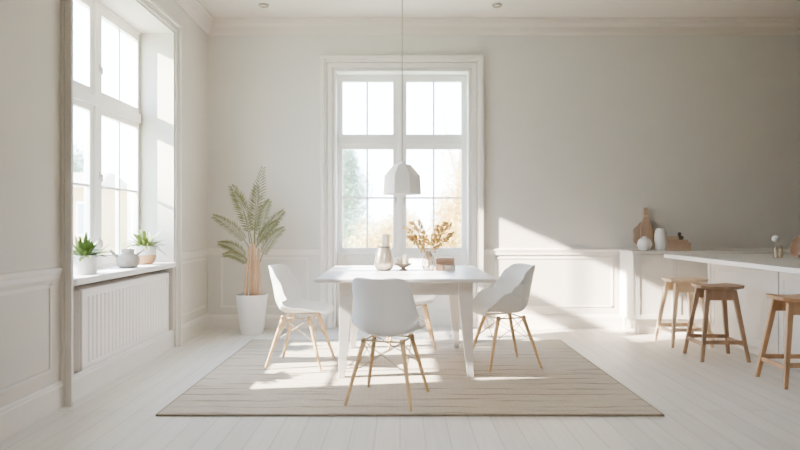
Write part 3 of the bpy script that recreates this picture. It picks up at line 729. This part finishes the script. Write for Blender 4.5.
# ------------------------------------------------------------------ stools
def make_stool(name, label, m, group):
    t = thing(name, label, 'stool', (0, 0, 0), 0, group)
    HS = .635
    # saddle seat: slightly dished wedge, wider at the front
    nx, ny = 12, 8; top = []; bot = []
    for j in range(ny + 1):
        v = -1 + 2 * j / ny
        for i in range(nx + 1):
            u = -1 + 2 * i / nx
            hw = .202 - .03 * (v + 1) / 2; hw *= (1 - .10 * abs(v) ** 4)
            x = u * hw; y = v * .15 * (1 - .14 * abs(u) ** 4)
            z = HS - .009 * (1 - u * u) + .003 * u * u
            top.append((x, y, z)); bot.append((x * .96, y * .94, HS - .034 + .010 * u * u))
    n = len(top); W_ = nx + 1; fs = []
    for j in range(ny):
        for i in range(nx):
            a = j * W_ + i; fs += [(a, a + 1, a + W_ + 1, a + W_), (n + a, n + a + W_, n + a + W_ + 1, n + a + 1)]
    rim = [i for i in range(nx)] + [j * W_ + nx for j in range(ny)] + [ny * W_ + i for i in range(nx, 0, -1)] + [j * W_ for j in range(ny, 0, -1)]
    for k in range(len(rim)):
        a, b = rim[k], rim[(k + 1) % len(rim)]; fs.append((a, n + a, n + b, b))
    MB().add(top + bot, fs).build('seat', m, t, smooth=True)
    tops = {}; feet = {}
    for sx in (-1, 1):
        for sy in (-1, 1):
            a = Vector((sx * .108, sy * .09, HS - .038)); b = Vector((sx * .192, sy * .172, 0)); tops[sx, sy] = a; feet[sx, sy] = b
            wt_, wb_ = .021, .014
            q = lambda c, w: [(c.x - w, c.y - w * .8, c.z), (c.x + w, c.y - w * .8, c.z), (c.x + w, c.y + w * .8, c.z), (c.x - w, c.y + w * .8, c.z)]
            MB().hexa(q(b, wb_), q(a, wt_)).build('leg', m, t, bevel=0.004)
    at = lambda k, f: feet[k].lerp(tops[k], f)
    for sy in (-1, 1):
        a, b = at((-1, sy), .84), at((1, sy), .84); y = a.y
        MB().hexa([(a.x, y - .009, HS - .125), (b.x, y - .009, HS - .125), (b.x, y + .009, HS - .125), (a.x, y + .009, HS - .125)], [(a.x + .02, y - .009, HS - .036), (b.x - .02, y - .009, HS - .036), (b.x - .02, y + .009, HS - .036), (a.x + .02, y + .009, HS - .036)]).build('apron', m, t, bevel=0.002)
    for k1, k2, f in (((-1, -1), (1, -1), .27), ((-1, 1), (1, 1), .27), ((-1, -1), (-1, 1), .24), ((1, -1), (1, 1), .24)):
        a, b = at(k1, f), at(k2, f); w = .008
        if abs(a.x - b.x) > .1: mb = MB().box(min(a.x, b.x), max(a.x, b.x), a.y - w, a.y + w, a.z - .017, a.z + .017)
        else: mb = MB().box(a.x - w, a.x + w, min(a.y, b.y), max(a.y, b.y), a.z - .017, a.z + .017)
        mb.build('stretcher', m, t, bevel=0.003)
    return t
GS = 'wooden stools along the counter'
s1 = make_stool('bar_stool', 'palest ash wood stool, farthest along the counter, beside the sideboard', M['oakp'], GS)
s1.location = (2.735, 5.80, 0); s1.rotation_euler = (0, 0, .05)
s2 = make_stool('bar_stool', 'brown walnut-toned stool in the middle of the row at the counter', M['oakd'], GS)
s2.location = (2.735, 5.20, 0); s2.rotation_euler = (0, 0, -.04)
s3 = make_stool('bar_stool', 'warm oak stool nearest the viewer, cut by the right edge of the photo', M['oakm'], GS)
s3.location = (2.895, 4.37, 0); s3.rotation_euler = (0, 0, -.02)

# ------------------------------------------------------------------ outside
tag(MB().box(-60, 40, YB + .5, 90, -.3, -.2).add([], []).build('lawn', M['lawn']), 'pale sunlit lawn outside the windows', 'lawn', kind='structure')
tag(MB().box(-60, -2.7, -20, YB + .5, -.3, -.2).build('garden_terrace', M['lawn']), 'pale terrace outside the left window', 'terrace', kind='structure')
def tree(name, label, loc, blobs, nleaf, size, m, trunk, trunk_r, group=None):
    t = thing(name, label, 'tree' if trunk else 'shrub', loc, 0, group)
    f = MB()
    for k in range(nleaf):
        c, r = R.choice(blobs)
        while True:
            p = Vector((R.gauss(0, .42), R.gauss(0, .42), R.gauss(0, .42)))
            if p.length < 1: break
        p = Vector((c[0] + p.x * r[0], c[1] + p.y * r[1], max(.02, c[2] + p.z * r[2])))
        a = Vector((R.uniform(-1, 1), R.uniform(-1, 1), R.uniform(-1, 1))).normalized(); b = a.orthogonal().normalized(); e = a.cross(b)
        s = size * R.uniform(.6, 1.3)
        f.add([p - b * s, p - e * s * .5, p + b * s, p + e * s * .5], [(0, 1, 2, 3)])
    f.build('foliage', m, t)
    if trunk:
        k = MB()
        for (pts, r) in trunk: k.tube(pts, r, 8)
        k.build('trunk', M['bark'], t, smooth=True)
    return t
GZ = -.2
tree('garden_tree', 'dusty grey-green conifer outside the left half of the far window', (-1.75, 19, GZ), [((0, 0, 1.2), (1.15, 1, 1.2)), ((.05, 0, 2.4), (.9, .8, 1.0)), ((0, 0, 3.2), (.5, .5, .8))], 22000, .035, M['tdark'], [([(0, 0, 0), (0, 0, 2.6)], [.1, .03])], .1)
tree('garden_tree', 'autumn yellow tree outside the right half of the far window', (2.2, 19.5, GZ), [((0, 0, 2.2), (1.2, 1, 1.6)), ((-.5, 0, 1.4), (.9, 1, 1.2)), ((.4, 0, 3.2), (.8, .8, 1.0))], 22000, .035, M['tyel'], [([(0, 0, 0), (.05, 0, 1.8), (.2, 0, 3.6)], [.12, .09, .03])], .1)
tree('garden_tree', 'tall nearly bare pale tree rising outside the upper right panes', (2.3, 24, GZ), [((0, 0, 5.2), (1.3, 1, 2.0)), ((-.4, 0, 4.2), (.9, 1, 1.4))], 3500, .03, M['tgold'],
     [([(0, 0, 0), (.05, 0, 3), (.2, 0, 5.5), (.3, 0, 7)], [.12, .08, .05, .015]), ([(.05, 0, 3), (-.4, 0, 4.6), (-.6, 0, 6.2)], [.05, .035, .01]), ([(.1, 0, 4), (.7, 0, 5.2), (1.0, 0, 6.4)], [.045, .03, .01])], .1)
tree('garden_shrub', 'low pale gold shrub outside behind the pearly vase', (-.45, 16.2, GZ), [((0, 0, .8), (1.1, 1, .9)), ((.5, 0, 1.1), (.7, .8, .8))], 12000, .035, M['tgold'], None, 0)
tree('garden_shrub', 'golden shrub outside behind the dried branches', (1.15, 14.6, GZ), [((0, 0, .7), (.8, .8, .8))], 10000, .035, M['tyel'], None, 0)
tree('garden_tree', 'pale grey-green tree outside beyond the beige house left of the room', (-18.5, 33, GZ), [((0, 0, 4.6), (2.2, 2, 1.6)), ((.6, 0, 3.4), (1.6, 2, 1.4))], 6000, .09, M['tdark'], [([(0, 0, 0), (.1, 0, 4)], [.2, .08])], .1)
hs = thing('house', 'pale beige plastered house outside the left window', 'house', (-13.6, 26.0, GZ))
MB().box(-1.7, 1.25, -1.5, 1.5, 0, 2.9).build('wall', M['stone'], hs)
MB().hexa([(-1.85, -1.65, 2.9), (1.4, -1.65, 2.9), (1.4, 1.65, 2.9), (-1.85, 1.65, 2.9)], [(-1.6, -.3, 3.6), (1.15, -.3, 3.6), (1.15, .3, 3.6), (-1.6, .3, 3.6)]).build('roof', M['roof'], hs)
for wx in (-1.2, -.35, .6):
    w_ = MB().box(wx - .2, wx + .2, -1.53, -1.49, .9, 2.3).build('window', M['frame'], hs)
    MB().box(wx - .15, wx + .15, -1.54, -1.525, .97, 2.23).build('pane', M['hpane'], w_)

# ------------------------------------------------------------------ light
wd = bpy.data.worlds.new('sky'); sc.world = wd; wd.use_nodes = True
nt = wd.node_tree; nt.nodes.clear(); N = nt.nodes.new; L = nt.links.new
out = N('ShaderNodeOutputWorld'); bg = N('ShaderNodeBackground'); tc = N('ShaderNodeTexCoord'); sp = N('ShaderNodeSeparateXYZ'); rp = N('ShaderNodeValToRGB')
nz = N('ShaderNodeTexNoise'); nz.inputs['Scale'].default_value = 2.2; nz.inputs['Detail'].default_value = 3
ad = N('ShaderNodeMath'); ad.operation = 'MULTIPLY_ADD'; ad.inputs[1].default_value = .35
L(tc.outputs['Generated'], sp.inputs['Vector']); L(tc.outputs['Generated'], nz.inputs['Vector'])
L(nz.outputs['Fac'], ad.inputs[0]); L(sp.outputs['Z'], ad.inputs[2])
e = rp.color_ramp.elements
e[0].position = .15; e[0].color = S((226, 236, 250)); e[1].position = .75; e[1].color = S((176, 208, 250))
L(ad.outputs['Value'], rp.inputs['Fac']); L(rp.outputs['Color'], bg.inputs['Color']); bg.inputs['Strength'].default_value = 9.6
L(bg.outputs['Background'], out.inputs['Surface'])

def light(name, kind, loc, d, energy, color, **kw):
    l = bpy.data.lights.new(name, kind); l.energy = energy; l.color = color
    for k, v in kw.items(): setattr(l, k, v)
    o = bpy.data.objects.new(name, l); COL.objects.link(o); o.location = loc
    o.rotation_euler = Vector(d).to_track_quat('-Z', 'Y').to_euler(); return o
light('sun', 'SUN', (-12, 2, 10), (1, .15, -.74), 25.0, (1.0, .93, .83), angle=math.radians(.9))
da = Vector((1, .33, -.47)).normalized(); tgt = Vector((-2.3, 5.33, 2.2))
light('wall_patch_spot', 'SPOT', tuple(tgt - da * 40), da, 950000, (1.0, .85, .70), spot_size=2 * math.atan(.85 / 40), spot_blend=.25, shadow_soft_size=.35)  # added spot outside the left window, throws the far wall patch the sun misses
def portal(name, loc, d, sx, sy):
    o = light(name, 'AREA', loc, d, 1, (1, 1, 1), shape='RECTANGLE', size=sx, size_y=sy); o.data.cycles.is_portal = True
portal('left_window_portal', (-2.53, 4.77, 1.88), (1, 0, 0), 1.72, 2.12)
portal('far_window_portal', (.02, 6.96, 1.85), (0, -1, 0), 1.44, 2.0)
light('fill_light', 'AREA', (.3, .7, 3.2), (0, .95, -1), 12, (1.0, .96, .92), shape='RECTANGLE', size=1.6, size_y=1.2, spread=math.radians(75))  # added fill from above the camera for floor and front chair, no fixture there

# ------------------------------------------------------------------ camera
cam = bpy.data.cameras.new('camera'); co = bpy.data.objects.new('camera', cam); COL.objects.link(co)
co.location = (0, 0, 1.15); co.rotation_euler = (PI / 2, 0, 0)
cam.sensor_width = 36; cam.lens = 27.0; cam.clip_start = .05; cam.clip_end = 300
cam.dof.use_dof = True; cam.dof.focus_distance = 4.9; cam.dof.aperture_fstop = 0.95
sc.camera = co
sc.cycles.use_denoising = True
sc.cycles.max_bounces = 14; sc.cycles.diffuse_bounces = 8; sc.cycles.transparent_max_bounces = 16
sc.cycles.sample_clamp_indirect = 6
sc.view_settings.view_transform = 'AgX'
sc.view_settings.look = 'AgX - Medium High Contrast'
sc.view_settings.exposure = 0.44
